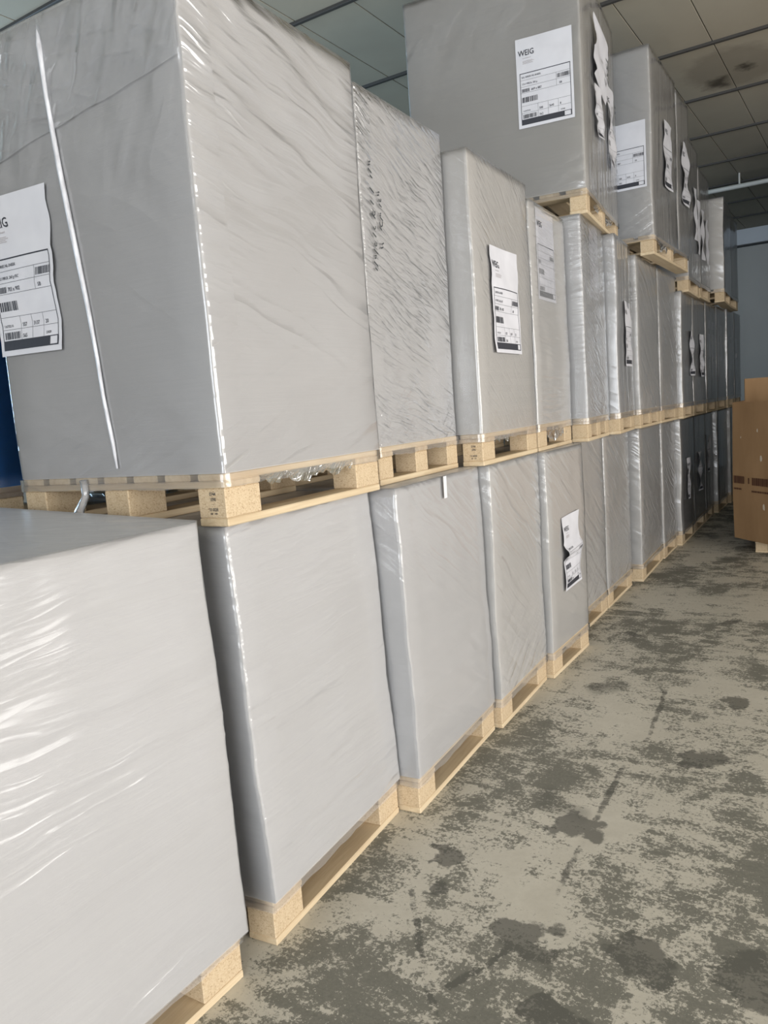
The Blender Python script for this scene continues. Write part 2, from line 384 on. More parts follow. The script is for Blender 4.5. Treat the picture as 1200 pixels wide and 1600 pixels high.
# ------------------------------------------------------------------ pallets
PH = 0.136
def pallet(near, far, z, depth, label, nby=2, nbx=3, group=None, code=False, skirt=None):
    L = math.hypot(far[0]-near[0], far[1]-near[1]); yaw = math.atan2(-(far[0]-near[0]), far[1]-near[1])
    r = tag(empty('wooden_pallet', (near[0], near[1], z), yaw), label, 'pallet', group)
    L = round(L, 2); d = round(depth, 2)
    bw, bl = 0.098, (0.14 if nby == 2 else 0.10)
    xsb = [-bw/2 - (d-bw)*i/(nbx-1) for i in range(nbx)]
    ysb = [bl/2 + (L-bl)*j/(nby-1) for j in range(nby)]
    first = None
    for x in xsb:
        box('bottom_board', (x, L/2, 0.0105), (bw, L, 0.021), 'pine', r)
        for y in ysb:
            b = box('block', (x, y, 0.021+0.039), (bw-0.004, bl, 0.078), 'chipboard', r)
            if first is None: first = b
    for y in ysb:
        box('stringer', (-d/2, y, 0.108), (d, bl+0.005, 0.018), 'pine_cross', r)
    nd = 7; dw = d/nd*0.80
    for k in range(nd):
        x = -dw/2 - (d-dw)*k/(nd-1)
        box('deck_board', (x, L/2, 0.1265), (dw, L, 0.019), 'pine', r)
    if code:
        stamp(first, bw, bl)
    if skirt:
        e = 0.006; pts = [(e, -e), (e, L+e), (-d-e, L+e), (-d-e, -e)]; V, Fc, UV = [], [], []; N = 24
        loop = []
        for k in range(4):
            p, q = pts[k], pts[(k+1) % 4]
            for i in range(N): loop.append((p[0]+(q[0]-p[0])*i/N, p[1]+(q[1]-p[1])*i/N))
        for (zz, jag) in ((PH-0.0005, 0), (PH-0.018, 0), (PH-0.036, 1)):
            for i, (x, y) in enumerate(loop): V.append((x, y, zz+jag*0.009*n1(i*0.6, L*31+near[1])))
        n = len(loop)
        for j in range(2):
            for i in range(n):
                i2 = (i+1) % n; Fc.append((j*n+i, (j+1)*n+i, (j+1)*n+i2, j*n+i2)); UV.append(tuple((ii*0.03, 0.02*jj) for ii, jj in ((i, j), (i, j+1), (i+1, j+1), (i+1, j))))
        mesh('film_skirt', V, Fc, skirt, r, smooth=True, uvs=UV)
    return r

FONT = {}
def text_geo(s):
    """flat outline mesh of a string: unit-height verts and faces"""
    if s in FONT: return FONT[s]
    cu = bpy.data.curves.new('t', 'FONT'); cu.body = s; cu.size = 1.0; cu.resolution_u = 2; cu.fill_mode = 'FRONT'; cu.offset = 0.012
    o = bpy.data.objects.new('t', cu); COL.objects.link(o)
    dg = bpy.context.evaluated_depsgraph_get(); dg.update()
    me = bpy.data.meshes.new_from_object(o.evaluated_get(dg))
    V = [tuple(v.co)[:2] for v in me.vertices]; Fc = [tuple(p.vertices) for p in me.polygons]
    bpy.data.objects.remove(o); bpy.data.curves.remove(cu); bpy.data.meshes.remove(me)
    wd = max((v[0] for v in V), default=1.0)
    FONT[s] = (V, Fc, wd); return FONT[s]
def stamp(block, bw, bl):
    V, Fc = [], []
    for (s, z, h) in (('0744', 0.020, 0.013), ('1090', 0.006, 0.013), ('- - - - - -', -0.004, 0.006), ('10 0020', -0.020, 0.012), ('HT 000   1090'[3:], -0.029, 0.007)):
        tv, tf, wd = text_geo(s); b = len(V); k = h
        V += [((v[0]-wd/2)*k*0.8 + 0.004, -bl/2-0.0008, z+v[1]*k) for v in tv]; Fc += [tuple(b+i for i in f) for f in tf]
    mesh('printed_code', V, Fc, 'marker', block)

# ------------------------------------------------------------------ wrapped stacks
SID = [0]
def stack(near, far, z0, z1, depth, label, films=('film_smooth', 'film_smooth'), core='greyboard', wav=0.006, skirt=0.0, top_tilt=0.0, group=None, name='wrapped_board_stack', cat='board stack', lean=(0, 0), film_on=True, off=0.005):
    """sheets of board piled on a pallet inside stretch film; local x<0 goes away from the aisle, y along the row"""
    SID[0] += 1; sd = SID[0]
    L = math.hypot(far[0]-near[0], far[1]-near[1]); yaw = math.atan2(-(far[0]-near[0]), far[1]-near[1])
    r = tag(empty(name, (near[0], near[1], z0), yaw), label, cat, group)
    H = z1 - z0; d = depth; inset = 0.004
    def offs(z):
        q = z/H
        return (wav*1.2*n1(q*2.4+sd*7.7, sd) + wav*0.35*n1(q*9+sd, sd+4) + lean[0]*q, wav*1.2*n1(q*2.4+sd*3.3, sd+9) + wav*0.35*n1(q*9+sd, sd+13) + lean[1]*q)
    # board pile
    nz = 40; V, Fc = [], []
    for i in range(nz+1):
        z = H*i/nz; ox, oy = offs(z); j = 0.0012*random.uniform(-1, 1)
        for (x, y) in ((-inset, inset), (-inset, L-inset), (-d+inset, L-inset), (-d+inset, inset)):
            tz = top_tilt*(i/nz)*(-x/d) if i == nz else 0
            V.append((x+ox+j, y+oy+j, z+tz))
    for i in range(nz):
        for k in range(4):
            k2 = (k+1) % 4; Fc.append((i*4+k, i*4+k2, (i+1)*4+k2, (i+1)*4+k))
    Fc.append((3, 2, 1, 0)); Fc.append(tuple(nz*4+k for k in range(4)))
    mesh('board_pile', V, Fc, core, r)
    # film
    if film_on:
        rad = 0.014; a, b_ = -inset+off, inset-off; Y1 = L-inset+off; Xb = -d+inset-off
        loop = []
        def arc(cx, cy, a0):
            for k in range(4):
                an = math.radians(a0+90*k/3); loop.append((cx+rad*math.cos(an), cy+rad*math.sin(an)))
        ns = 8
        for k in range(1, ns): loop.append((a, b_+rad+(Y1-b_-2*rad)*k/ns))
        arc(a-rad, Y1-rad, 0)
        for k in range(1, ns): loop.append((a-rad+(Xb-a+2*rad)*k/ns, Y1))
        arc(Xb+rad, Y1-rad, 90)
        for k in range(1, ns): loop.append((Xb, Y1-rad+(b_-Y1+2*rad)*k/ns))
        arc(Xb+rad, b_+rad, 180)
        for k in range(1, ns): loop.append((Xb+rad+(a-Xb-2*rad)*k/ns, b_))
        arc(a-rad, b_+rad, 270)
        n = len(loop); us = [0.0]
        for k in range(n):
            p, q = loop[k], loop[(k+1) % n]; us.append(us[-1]+math.hypot(q[0]-p[0], q[1]-p[1]))
        V, Fc, MI, UV = [], [], [], []
        nz = 30; rows = []
        for i in range(nz+1):
            z = -skirt + (H+skirt+0.004)*i/nz; rows.append(z)
            ox, oy = offs(max(z, 0))
            for k, (x, y) in enumerate(loop):
                dz = 0.0
                if i == 0: dz = 0.002
                tz = top_tilt*(-x/d) if i == nz else 0
                if i == nz: x = a-rad+(x-(a-rad))*1.0
                V.append((x+ox, y+oy, z+dz+tz))
        def mi(k):
            x, y = loop[k]; x2, y2 = loop[(k+1) % n]; dx, dy = x2-x, y2-y
            if abs(dy) > abs(dx): return 0 if dy > 0 else 3
            return 3 if dx < 0 else 1
        for i in range(nz):
            for k in range(n):
                k2 = (k+1) % n
                Fc.append((i*n+k, i*n+k2, (i+1)*n+k2, (i+1)*n+k)); MI.append(mi(k))
                u0, u1 = us[k]+sd*3.7, us[k+1]+sd*3.7
                UV.append(((u0, rows[i]), (u1, rows[i]), (u1, rows[i+1]), (u0, rows[i+1])))
        Fc.append(tuple(nz*n+k for k in range(n))); MI.append(2)
        UV.append(tuple((loop[k][0]+sd, loop[k][1]) for k in range(n)))
        f = mesh('stretch_film', V, Fc, [films[0], films[1], 'film_top', films[1]], r, MI, smooth=False, uvs=UV)
        for p in f.data.polygons:
            p.use_smooth = len(p.vertices) == 4
    r['_'] = 0; del r['_']
    DIM[r.name] = (L, d, H)
    return r
DIM = {}

# ------------------------------------------------------------------ labels
def face_fn(st, face, off):
    L, d, H = DIM[st.name]
    if face == 'front': return lambda u, v, n: (-0.004+off+n, u, v)          # u from the near corner along the row
    return lambda u, v, n: (-u, 0.004-off-n, v)                               # near side: u measured from the aisle corner leftwards
def shipping_label(st, face, uc, vc, wd=0.31, ht=0.455, tilt=0.0, wr=0.006, seed=1, off=0.008, level=2, variant=0, squash=1.0, ink=('ink_dark', 'ink_mid', 'ink_pale'), paper='label_paper', edge=0.0, fold=0.0):
    """paper label with its print; (uc, vc) = centre on the face"""
    fn = face_fn(st, face, off); ct, sn = math.cos(math.radians(tilt)), math.sin(math.radians(tilt))
    def P(a, b, lift=0.0):
        x = (a-0.5)*wd*squash; y = (b-0.5)*ht
        n = wr*(1.0 + 0.9*math.sin(b*11+seed)*math.cos(a*3+seed*2)+0.8*n1(b*4.5+a*1.5, seed))
        x += edge*(n1(b*5.0, seed+5)*1.2 + 0.4*n1(b*13, seed+8))
        if fold:
            t_ = abs(b-0.52)/0.10
            if t_ < 1: n += fold*(1-t_)*(1.0-0.6*a)*1.0
        X = x*ct - y*sn; Y = x*sn + y*ct
        u = (uc + X) if face == 'front' else (uc - X)
        return fn(u, vc+Y, n+lift)
    NA, NB = 8, 22
    V = [P(i/NA, j/NB) for j in range(NB+1) for i in range(NA+1)]
    Fc = [(j*(NA+1)+i, j*(NA+1)+i+1, (j+1)*(NA+1)+i+1, (j+1)*(NA+1)+i) for j in range(NB) for i in range(NA)]
    lab = mesh('shipping_label', V, Fc, paper, st, smooth=True)
    if level == 0: return lab
    LIFT = 0.0009
    def quads(rects, nm, mat):
        V, Fc = [], []
        for (a0, b0, a1, b1) in rects:
            na = max(1, int((a1-a0)*14)); nb = max(1, int((b1-b0)*26)); s = len(V)
            for j in range(nb+1):
                for i in range(na+1): V.append(P(a0+(a1-a0)*i/na, b0+(b1-b0)*j/nb, LIFT))
            for j in range(nb):
                for i in range(na): q = s+j*(na+1)+i; Fc.append((q, q+1, q+na+2, q+na+1))
        return mesh(nm, V, Fc, mat, lab)
    def texts(items, nm, mat):
        for (s, a, b, h, sx) in items:
            tv, tf, w_ = text_geo(s); kx = h*ht/(wd)*sx
            mesh(nm, [P(a+v[0]*kx, b+v[1]*h, LIFT*1.3) for v in tv], tf, mat, lab)
    lw = 0.006
    x0, x1, y0, y1 = 0.055, 0.955, 0.035, 0.615
    def barcode(a0, a1, b0, b1, n, sd):
        rr = random.Random(sd); a = a0; bars = []
        while a < a1:
            w_ = rr.choice((0.006, 0.010, 0.016))*(a1-a0)/0.22; bars.append((a, b0, min(a+w_, a1), b1)); a += w_ + rr.choice((0.006, 0.010))*(a1-a0)/0.22
        quads(bars, 'barcode', ink[0] if level > 1 else ink[1])
    fr = [(x0, y1-lw*1.4, x1, y1), (x0, y0, x0+lw*1.6, y1), (x1-lw*1.6, y0, x1, y1)]
    fr += [(x0, y0, x1-0.13, y0+0.062), (x1-0.13, y0, x1, y0+0.008), (x1-0.13, y0+0.056, x1, y0+0.062), (x1-0.02, y0, x1, y0+0.062)]
    thin = [(x0, q, x1, q+0.0028) for q in (0.535, 0.462, 0.392, 0.245, 0.165)]
    thin += [(0.70, 0.392, 0.704, 0.535), (0.36, y0+0.06, 0.364, 0.245), (0.54, y0+0.06, 0.544, 0.245), (0.72, y0+0.06, 0.724, 0.245)]
    quads(fr, 'printed_frame', ink[0]); quads(thin, 'printed_rule', ink[1])
    barcode(0.72, 0.94, 0.475, 0.520, 12, seed)
    barcode(0.09, 0.34, 0.105, 0.150, 12, seed+1)
    barcode(0.08, 0.22, 0.402, 0.440, 9, seed+2)
    barcode(0.08, 0.36, 0.285, 0.345, 18, seed+3)
    if level >= 1:
        V0 = [('JURIES NL-SNEEK', 'LU PIROL 260 g FSC', '703 x 902', '557', '3137', '20', '565', '23020', '1167352.10'),
              ('JUL SERIES NL-SNEEK', 'CLU PIROL 320 g', '669 x 887', '508', '2645', '8', '062', '52768', '1167673.50')][variant]
        texts([('WEIG', 0.045, 0.805, 0.088, 0.86)], 'logo_text', ink[0])
        if level >= 2:
            texts([(V0[0], 0.09, 0.560, 0.026, 0.95), (V0[1], 0.09, 0.485, 0.026, 0.95), (V0[2], 0.25, 0.408, 0.036, 0.85), ('SB', 0.75, 0.408, 0.032, 1.0), (V0[3], 0.385, 0.178, 0.034, 0.85), (V0[4], 0.56, 0.178, 0.034, 0.85), (V0[5], 0.75, 0.178, 0.034, 0.85), (V0[6], 0.385, 0.108, 0.034, 0.85), (V0[7], 0.76, 0.112, 0.022, 0.9), (V0[8], 0.09, 0.182, 0.022, 0.85)], 'printed_text', ink[0])
            texts([('cartonboard', 0.12, 0.770, 0.020, 1.0), ('Industriestr. 10', 0.12, 0.735, 0.014, 1.0), ('D-56727 Mayen', 0.12, 0.715, 0.014, 1.0)][:1], 'address_text', ink[2])
            quads([(0.12, 0.742, 0.30, 0.747), (0.12, 0.732, 0.33, 0.737), (0.12, 0.722, 0.29, 0.727), (0.12, 0.712, 0.31, 0.717)], 'address_line', ink[2])
    return lab
def strokes(st, face, polys, off, wdt, mat='marker', nm='marker_writing', parent=None):
    fn = face_fn(st, face, off); V, Fc = [], []
    for pl in polys:
        s = len(V)
        for i, (u, v) in enumerate(pl):
            a = pl[max(i-1, 0)]; b = pl[min(i+1, len(pl)-1)]; dx, dy = b[0]-a[0], b[1]-a[1]; l = math.hypot(dx, dy) or 1
            nx, ny = -dy/l*wdt/2, dx/l*wdt/2
            V += [fn(u+nx, v+ny, 0), fn(u-nx, v-ny, 0)]
        for i in range(len(pl)-1): q = s+2*i; Fc.append((q, q+1, q+3, q+2))
    return mesh(nm, V, Fc, mat, parent or st)
def fringe(st, u0, u1, top, drop, seed, nm='film_fringe', lo=0.3, depth=0.03):
    """loose film hanging in folds below the deck on the aisle side"""
    V, Fc, UV = [], [], []; n = max(24, int((u1-u0)*140)); m = 5
    for i in range(n+1):
        q = i/n; u = u0+(u1-u0)*q
        e = math.sin(q*PI)**0.35
        dr = drop*(lo+(1-lo)*abs(n1(q*7, seed)+0.35*n1(q*31, seed+2)))*e + 0.006
        for j in range(m+1):
            k = j/m
            V.append((-0.005 - depth*k*(0.6+0.6*n1(q*5, seed+3)) + 0.010*n1(q*26+k*1.3, seed+1)*k, u+0.006*n1(q*19+k*3, seed+7)*k, top-dr*k))
    for i in range(n):
        for j in range(m):
            a = i*(m+1)+j; Fc.append((a, a+m+1, a+m+2, a+1))
            UV.append(tuple(((u0+(u1-u0)*ii/n), top-drop*jj/m) for ii, jj in ((i, j), (i+1, j), (i+1, j+1), (i, j+1))))
    return mesh(nm, [(x, y, z+PH) for (x, y, z) in V], Fc, 'film_loose', PAL[st.name], smooth=True, uvs=UV)

D = 0.93
def pack(near, far, base, top, label, plabel, films, core='greyboard', nby=2, depth=D, pal=True, pout=-0.004, group=None, pgroup=None, code=False, **kw):
    """pallet and the wrapped stack standing on it"""
    p = pallet((near[0]+pout, near[1]+0.006), (far[0]+pout, far[1]-0.006), base, depth-0.01, plabel, nby, group=pgroup, code=code, skirt=films[1])
    st = stack(near, far, base+PH, top, depth, label, films, core, group=group, **kw)
    PAL[st.name] = p
    return st
PAL = {}

# ---- floor tier
FLOOR_G = 'stacks of the floor row'
s10 = pack((-1.375, 0.600), (-1.385, 1.345), 0, 1.215, 'low film-wrapped grey board stack on the floor with nothing piled on its top', 'pallet on the floor under the low stack that carries nothing', ('film_streak', 'film_flat'), top_tilt=0.035, pout=-0.03, lean=(-0.022, 0))
s11 = pack((-1.386, 1.462), (-1.455, 2.240), 0, 1.183, 'floor-level grey board stack carrying the stack with the white film rope', 'pallet on the floor under the second stack, its corner block next to the low stack', ('film_streak', 'film_flat'), wav=0.010, lean=(-0.045, -0.012), pout=-0.026)
s12 = pack((-1.398, 2.250), (-1.458, 3.035), 0, 1.183, 'floor-level grey board stack with a short strip of white tape at its top edge', 'pallet on the floor under the stack with the strip of white tape', ('film_flat', 'film_flat'), wav=0.010)
s13 = pack((-1.430, 3.050), (-1.472, 3.725), 0, 1.183, 'floor-level pale grey stack between the taped stack and the one with a curled label', 'pallet on the floor between the taped stack and the curled-label stack', ('film_fan', 'film_flat'), core='greyboard_warm')
s14 = pack((-1.440, 3.735), (-1.449, 4.350), 0, 1.183, 'floor-level beige-grey stack with a curled white shipping label on its front', 'pallet on the floor under the stack with the curled white label', ('film_flat', 'film_flat'), core='greyboard_warm')
s15 = pack((-1.546, 4.40), (-1.576, 5.14), 0, 1.183, 'floor-level stack in hazy film, first one past the curled-label stack', 'pallet on the floor, first one past the curled-label stack', ('film_fan', 'film_flat'), core='greyboard_warm')
s16 = pack((-1.576, 5.16), (-1.606, 5.87), 0, 1.183, 'floor-level stack in hazy film, second one past the curled-label stack', 'pallet on the floor, second one past the curled-label stack', ('film_fan', 'film_flat'), core='greyboard_warm')
s17 = pack((-1.556, 5.99), (-1.606, 6.85), 0, 1.183, 'floor-level stack in hazy film, third past the curled-label stack and standing proud of the second', 'pallet on the floor, third one past the curled-label stack', ('film_fan', 'film_flat'), core='greyboard_warm')
s18 = pack((-1.596, 6.87), (-1.616, 7.47), 0, 1.183, 'floor-level stack in hazy film with ruffled edge, fourth past the curled-label stack', 'pallet on the floor, fourth one past the curled-label stack', ('film_fan', 'film_flat'), core='greyboard_warm')
GD = 'narrow-label stacks at the far end of the floor row'; GDP = 'pallets under the far floor stacks'
s19 = pack((-1.580, 7.505), (-1.600, 8.190), 0, 1.183, 'grey floor stack with a narrow crumpled label, first past the hazy ruffled-edge stack', 'pallet under the narrow-label floor stack next to the ruffled-edge stack', ('film_vertical', 'film_flat'), core='greyboard_warm', group=GD, pgroup=GDP)
s110 = pack((-1.606, 8.22), (-1.626, 8.90), 0, 1.183, 'grey floor stack with a narrow crumpled label, second past the hazy ruffled-edge stack', 'pallet under the middle one of the three narrow-label floor stacks', ('film_vertical', 'film_flat'), core='greyboard_warm', group=GD, pgroup=GDP)
s111 = pack((-1.626, 8.92), (-1.646, 9.50), 0, 1.183, 'grey floor stack with a narrow crumpled label, third past the hazy ruffled-edge stack', 'pallet under the last narrow-label floor stack before the unlabelled end stacks', ('film_vertical', 'film_flat'), core='greyboard_warm', group=GD, pgroup=GDP)
GB = 'unlabelled stacks at the end of the floor row'
s112 = pack((-1.61, 9.58), (-1.63, 10.36), 0, 1.183, 'unlabelled floor stack beside the brown carton, touching the narrow-label floor stacks', 'pallet under the unlabelled floor stack touching the narrow-label floor stacks', ('film_vertical', 'film_flat'), core='greyboard_warm', group=GB, pgroup='pallets of the end floor stacks')
s113 = pack((-1.60, 10.40), (-1.62, 11.22), 0, 1.183, 'unlabelled floor stack at the very end of the floor row', 'pallet under the stack ending the floor row', ('film_vertical', 'film_flat'), core='greyboard_warm', group=GB, pgroup='pallets of the end floor stacks')

# ---- second tier
s20 = pack((-1.400, 1.430), (-1.435, 2.215), 1.188, 2.545, 'big grey stack in shiny folded film with a white film rope down its side', 'raised pallet with a number-stamped corner block and loose film hanging in its opening', ('film_diagonal', 'film_smooth'), code=True, wav=0.004, depth=0.81)
s21 = pack((-1.495, 2.300), (-1.530, 2.980), 1.188, 2.535, 'grey stack in densely crinkled film with dark marker scrawl down its front', 'raised pallet with three blocks under the crinkled stack with marker scrawl', ('film_crinkle', 'film_faint_crinkle'), nby=3)
s22 = pack((-1.428, 3.008), (-1.470, 3.740), 1.188, 2.478, 'second-tier grey stack with a large wavy white label on its front', 'raised pallet under the second-tier stack with the large wavy label', ('film_faint_crinkle', 'film_flat'), core='greyboard_warm', code=True)
s23 = pack((-1.470, 3.755), (-1.510, 4.375), 1.188, 2.42, 'second-tier stack with a label under film and a ragged film fringe at its foot', 'raised pallet half hidden by a ragged film fringe', ('film_streak', 'film_flat'), core='greyboard_warm')
s24 = pack((-1.440, 4.450), (-1.500, 5.065), 1.188, 2.458, 'second-tier stack in crinkled film with a veiled label, beside the ragged-fringe stack', 'raised pallet with three blocks beside the ragged film fringe', ('film_crinkle', 'film_streak'), nby=3)
s25 = pack((-1.450, 5.135), (-1.510, 5.725), 1.188, 2.452, 'narrow second-tier stack with a slim upright white label', 'raised pallet under the narrow stack with the slim upright label', ('film_vertical', 'film_flat'))
s26 = pack((-1.490, 5.80), (-1.520, 6.535), 1.188, 2.41, 'second-tier unlabelled stack in hazy film next to the slim-label stack', 'raised pallet under the unlabelled hazy stack next to the slim-label stack', ('film_fan', 'film_streak'), core='greyboard_warm', nby=3)
s27 = pack((-1.520, 6.555), (-1.530, 7.245), 1.188, 2.405, 'second-tier unlabelled hazy stack between another unlabelled one and a narrow-label stack', 'raised pallet under the unlabelled hazy stack beside the narrow-label stacks', ('film_fan', 'film_streak'), core='greyboard_warm')
GN = 'second-tier stacks with one narrow label'
s28 = pack((-1.500, 7.285), (-1.530, 7.885), 1.188, 2.29, 'second-tier grey stack with one narrow label, beside the unlabelled hazy stack', 'raised pallet under the narrow-label stack beside the unlabelled hazy stack', ('film_vertical', 'film_flat'), core='greyboard_warm', group=GN, pgroup='pallets of narrow-label stacks')
s29 = pack((-1.530, 7.905), (-1.540, 8.565), 1.188, 2.29, 'second-tier grey stack with one narrow label, beside the faint-label stacks', 'raised pallet under the narrow-label stack beside the faint-label stacks', ('film_vertical', 'film_flat'), core='greyboard_warm', group=GN, pgroup='pallets of narrow-label stacks')
GF = 'far second-tier stacks with faint labels'
FAR2 = 'far second-tier stack with faint labels behind film, %s past the narrow-label stacks'; FAR2P = 'raised pallet under the faint-label stack that is %s past the narrow-label stacks'
s210 = pack((-1.540, 8.60), (-1.555, 9.27), 1.188, 2.30, FAR2 % 'first', FAR2P % 'first', ('film_vertical', 'film_flat'), core='greyboard_warm', group=GF, pgroup='far raised pallets')
s211 = pack((-1.555, 9.29), (-1.570, 9.98), 1.188, 2.31, FAR2 % 'second', FAR2P % 'second', ('film_vertical', 'film_flat'), core='greyboard_warm', group=GF, pgroup='far raised pallets')
s212 = pack((-1.560, 10.02), (-1.575, 10.60), 1.188, 2.33, FAR2 % 'third', FAR2P % 'third', ('film_vertical', 'film_flat'), core='greyboard_warm', group=GF, pgroup='far raised pallets')
s213 = pack((-1.575, 10.62), (-1.590, 11.22), 1.188, 2.33, FAR2 % 'fourth', FAR2P % 'fourth', ('film_vertical', 'film_flat'), core='greyboard_warm', group=GF, pgroup='far raised pallets')

# ---- third tier
s30 = pack((-1.404, 4.475), (-1.540, 5.580), 2.4635, 3.82, 'topmost big stack with a flat white label on its side and crumpled papers in front', 'high pallet with a rope of film at its corner, under the topmost big stack', ('film_vertical', 'film_smooth'), core='greyboard_warm', nby=3, depth=1.03)
long_pallet = pallet((-1.390, 5.915), (-1.405, 7.13), 2.416, 0.97, 'long high pallet carrying two top-tier stacks side by side', 3, skirt='film_vertical')
s31 = stack((-1.402, 5.975), (-1.417, 6.850), 2.416+PH, 3.84, D, 'top-tier stack with labels on its side and front, first on the long high pallet', ('film_vertical', 'film_fan'), 'greyboard_warm')
s32 = stack((-1.420, 6.895), (-1.428, 7.380), 2.416+PH, 3.80, D, 'top-tier stack with one narrow label, second on the long high pallet', ('film_vertical', 'film_flat'), 'greyboard_warm')
GT = 'top-tier stacks with several crumpled label strips'
s33 = pack((-1.460, 7.43), (-1.500, 8.15), 2.295, 3.62, 'top-tier stack with two crumpled label strips, next to the long high pallet', 'high pallet right next to the long high pallet', ('film_vertical', 'film_flat'), core='greyboard_warm', group=GT, pgroup='high pallets beyond the long one')
s34 = pack((-1.500, 8.17), (-1.520, 8.80), 2.306, 3.50, 'top-tier stack with two crumpled label strips, next to the forward plain stack', 'high pallet between the crumpled-strip stacks and the forward plain stack', ('film_vertical', 'film_flat'), core='greyboard_warm', group=GT, pgroup='high pallets beyond the long one')
s35 = pack((-1.410, 8.96), (-1.460, 9.70), 2.316, 3.36, 'plain top-tier stack standing forward of its neighbours at the far end', 'high pallet under the forward plain stack', ('film_vertical', 'film_flat'), core='greyboard_warm')
s36 = pack((-1.490, 9.76), (-1.510, 10.55), 2.336, 3.36, 'last top-tier stack, against the pale back wall', 'high pallet under the last top-tier stack', ('film_vertical', 'film_flat'), core='greyboard_warm')

# ---- second row behind (blue stack seen past the big one, last pair added to block light)
sb1 = pack((-2.46, 1.35), (-2.46, 2.15), 0, 1.15, 'grey stack in the row behind, carrying the blue-wrapped stack', 'pallet on the floor under the rear-row grey stack', ('film_flat', 'film_flat'), depth=1.1)
sb2 = pack((-2.47, 1.42), (-2.47, 2.20), 1.157, 2.15, 'stack wrapped in glossy blue film standing in the row behind', 'pallet under the blue-wrapped stack', ('film_blue', 'film_blue'), core='blue_core', depth=1.1  , name='blue_wrapped_stack', cat='wrapped stack')

sb3 = pack((-2.46, 2.28), (-2.46, 3.02), 0, 1.17, 'added grey rear-row floor stack that darkens the pallet openings', 'floor pallet under the added rear-row grey stack', ('film_flat', 'film_flat'), depth=1.1)  # added to stop light from the left showing through the pallet openings
sb4 = pack((-2.47, 2.28), (-2.47, 3.02), 1.177, 2.2, 'added grey upper rear-row stack beside the blue one, darkening the pallet openings', 'upper rear-row pallet of the added stack beside the blue-wrapped stack', ('film_flat', 'film_flat'), depth=1.1)  # upper half of the added light block behind the openings

# ------------------------------------------------------------------ labels on the stacks
def vz(st, z): return z - st.location.z
shipping_label(s20, 'side', 0.664, vz(s20, 1.912), 0.27, 0.445, tilt=-1.0, wr=0.004, seed=2, off=0.007, edge=0.012)
shipping_label(s22, 'front', 0.345, vz(s22, 1.895), 0.335, 0.455, wr=0.007, seed=4, off=0.008, edge=0.012)
shipping_label(s14, 'front', 0.335, vz(s14, 0.625), 0.275, 0.40, wr=0.006, seed=6, off=0.008, edge=0.006, fold=0.045, tilt=2)
shipping_label(s23, 'front', 0.26, vz(s23, 2.18), 0.30, 0.45, wr=0.0006, seed=8, off=0.0018, level=1)
shipping_label(s24, 'front', 0.33, vz(s24, 2.235), 0.24, 0.43, wr=0.0006, seed=9, off=0.0018, level=1, ink=('ink_pale', 'ink_pale', 'ink_pale'))
shipping_label(s25, 'front', 0.36, vz(s25, 1.845), 0.235, 0.43, wr=0.006, seed=10, off=0.008, level=1, edge=0.012)
shipping_label(s30, 'side', 0.205, vz(s30, 3.215), 0.315, 0.475, wr=0.0025, seed=12, off=0.007, variant=1)
shipping_label(s30, 'front', 0.50, vz(s30, 3.42), 0.40, 0.36, tilt=-8, wr=0.014, seed=13, off=0.010, level=0, edge=0.06)
shipping_label(s30, 'front', 0.40, vz(s30, 3.10), 0.24, 0.28, tilt=6, wr=0.012, seed=15, off=0.012, level=1, edge=0.05)
shipping_label(s30, 'front', 0.83, vz(s30, 3.13), 0.20, 0.50, tilt=2, wr=0.012, seed=17, off=0.010, level=1, edge=0.035)
shipping_label(s31, 'side', 0.195, vz(s31, 3.125), 0.315, 0.455, wr=0.0025, seed=18, off=0.007, variant=1)
shipping_label(s31, 'front', 0.50, vz(s31, 3.20), 0.26, 0.48, wr=0.010, seed=20, off=0.008, level=1, edge=0.03)
shipping_label(s32, 'front', 0.27, vz(s32, 3.20), 0.24, 0.48, wr=0.012, seed=22, off=0.008, level=1, edge=0.04)
for st, u, z, h, sd in ((s33, 0.43, 3.02, 0.46, 31), (s33, 0.62, 2.93, 0.48, 32), (s34, 0.14, 2.90, 0.46, 33), (s34, 0.38, 2.87, 0.44, 34)):
    shipping_label(st, 'front', u, vz(st, z), 0.15, h, wr=0.010, seed=sd, off=0.008, level=0, edge=0.03)
for st, u, z, sd in ((s28, 0.52, 1.77, 41), (s29, 0.42, 1.76, 42)):
    shipping_label(st, 'front', u-0.03, vz(st, z), 0.20, 0.41, wr=0.010, seed=sd, off=0.008, level=1, edge=0.03)
for st, u, z, sd in ((s210, 0.25, 1.95, 43), (s210, 0.50, 1.94, 44), (s211, 0.35, 1.93, 45), (s212, 0.30, 1.83, 46), (s213, 0.20, 1.83, 47)):
    shipping_label(st, 'front', u, vz(st, z), 0.16, 0.38, wr=0.0006, seed=sd, off=0.0018, level=0, paper='label_paper')
for st, u, z, sd in ((s19, 0.32, 0.60, 51), (s110, 0.28, 0.60, 52), (s111, 0.15, 0.735, 53)):
    shipping_label(st, 'front', u, vz(st, z), 0.15, 0.40, wr=0.012, seed=sd, off=0.008, level=1, edge=0.03)

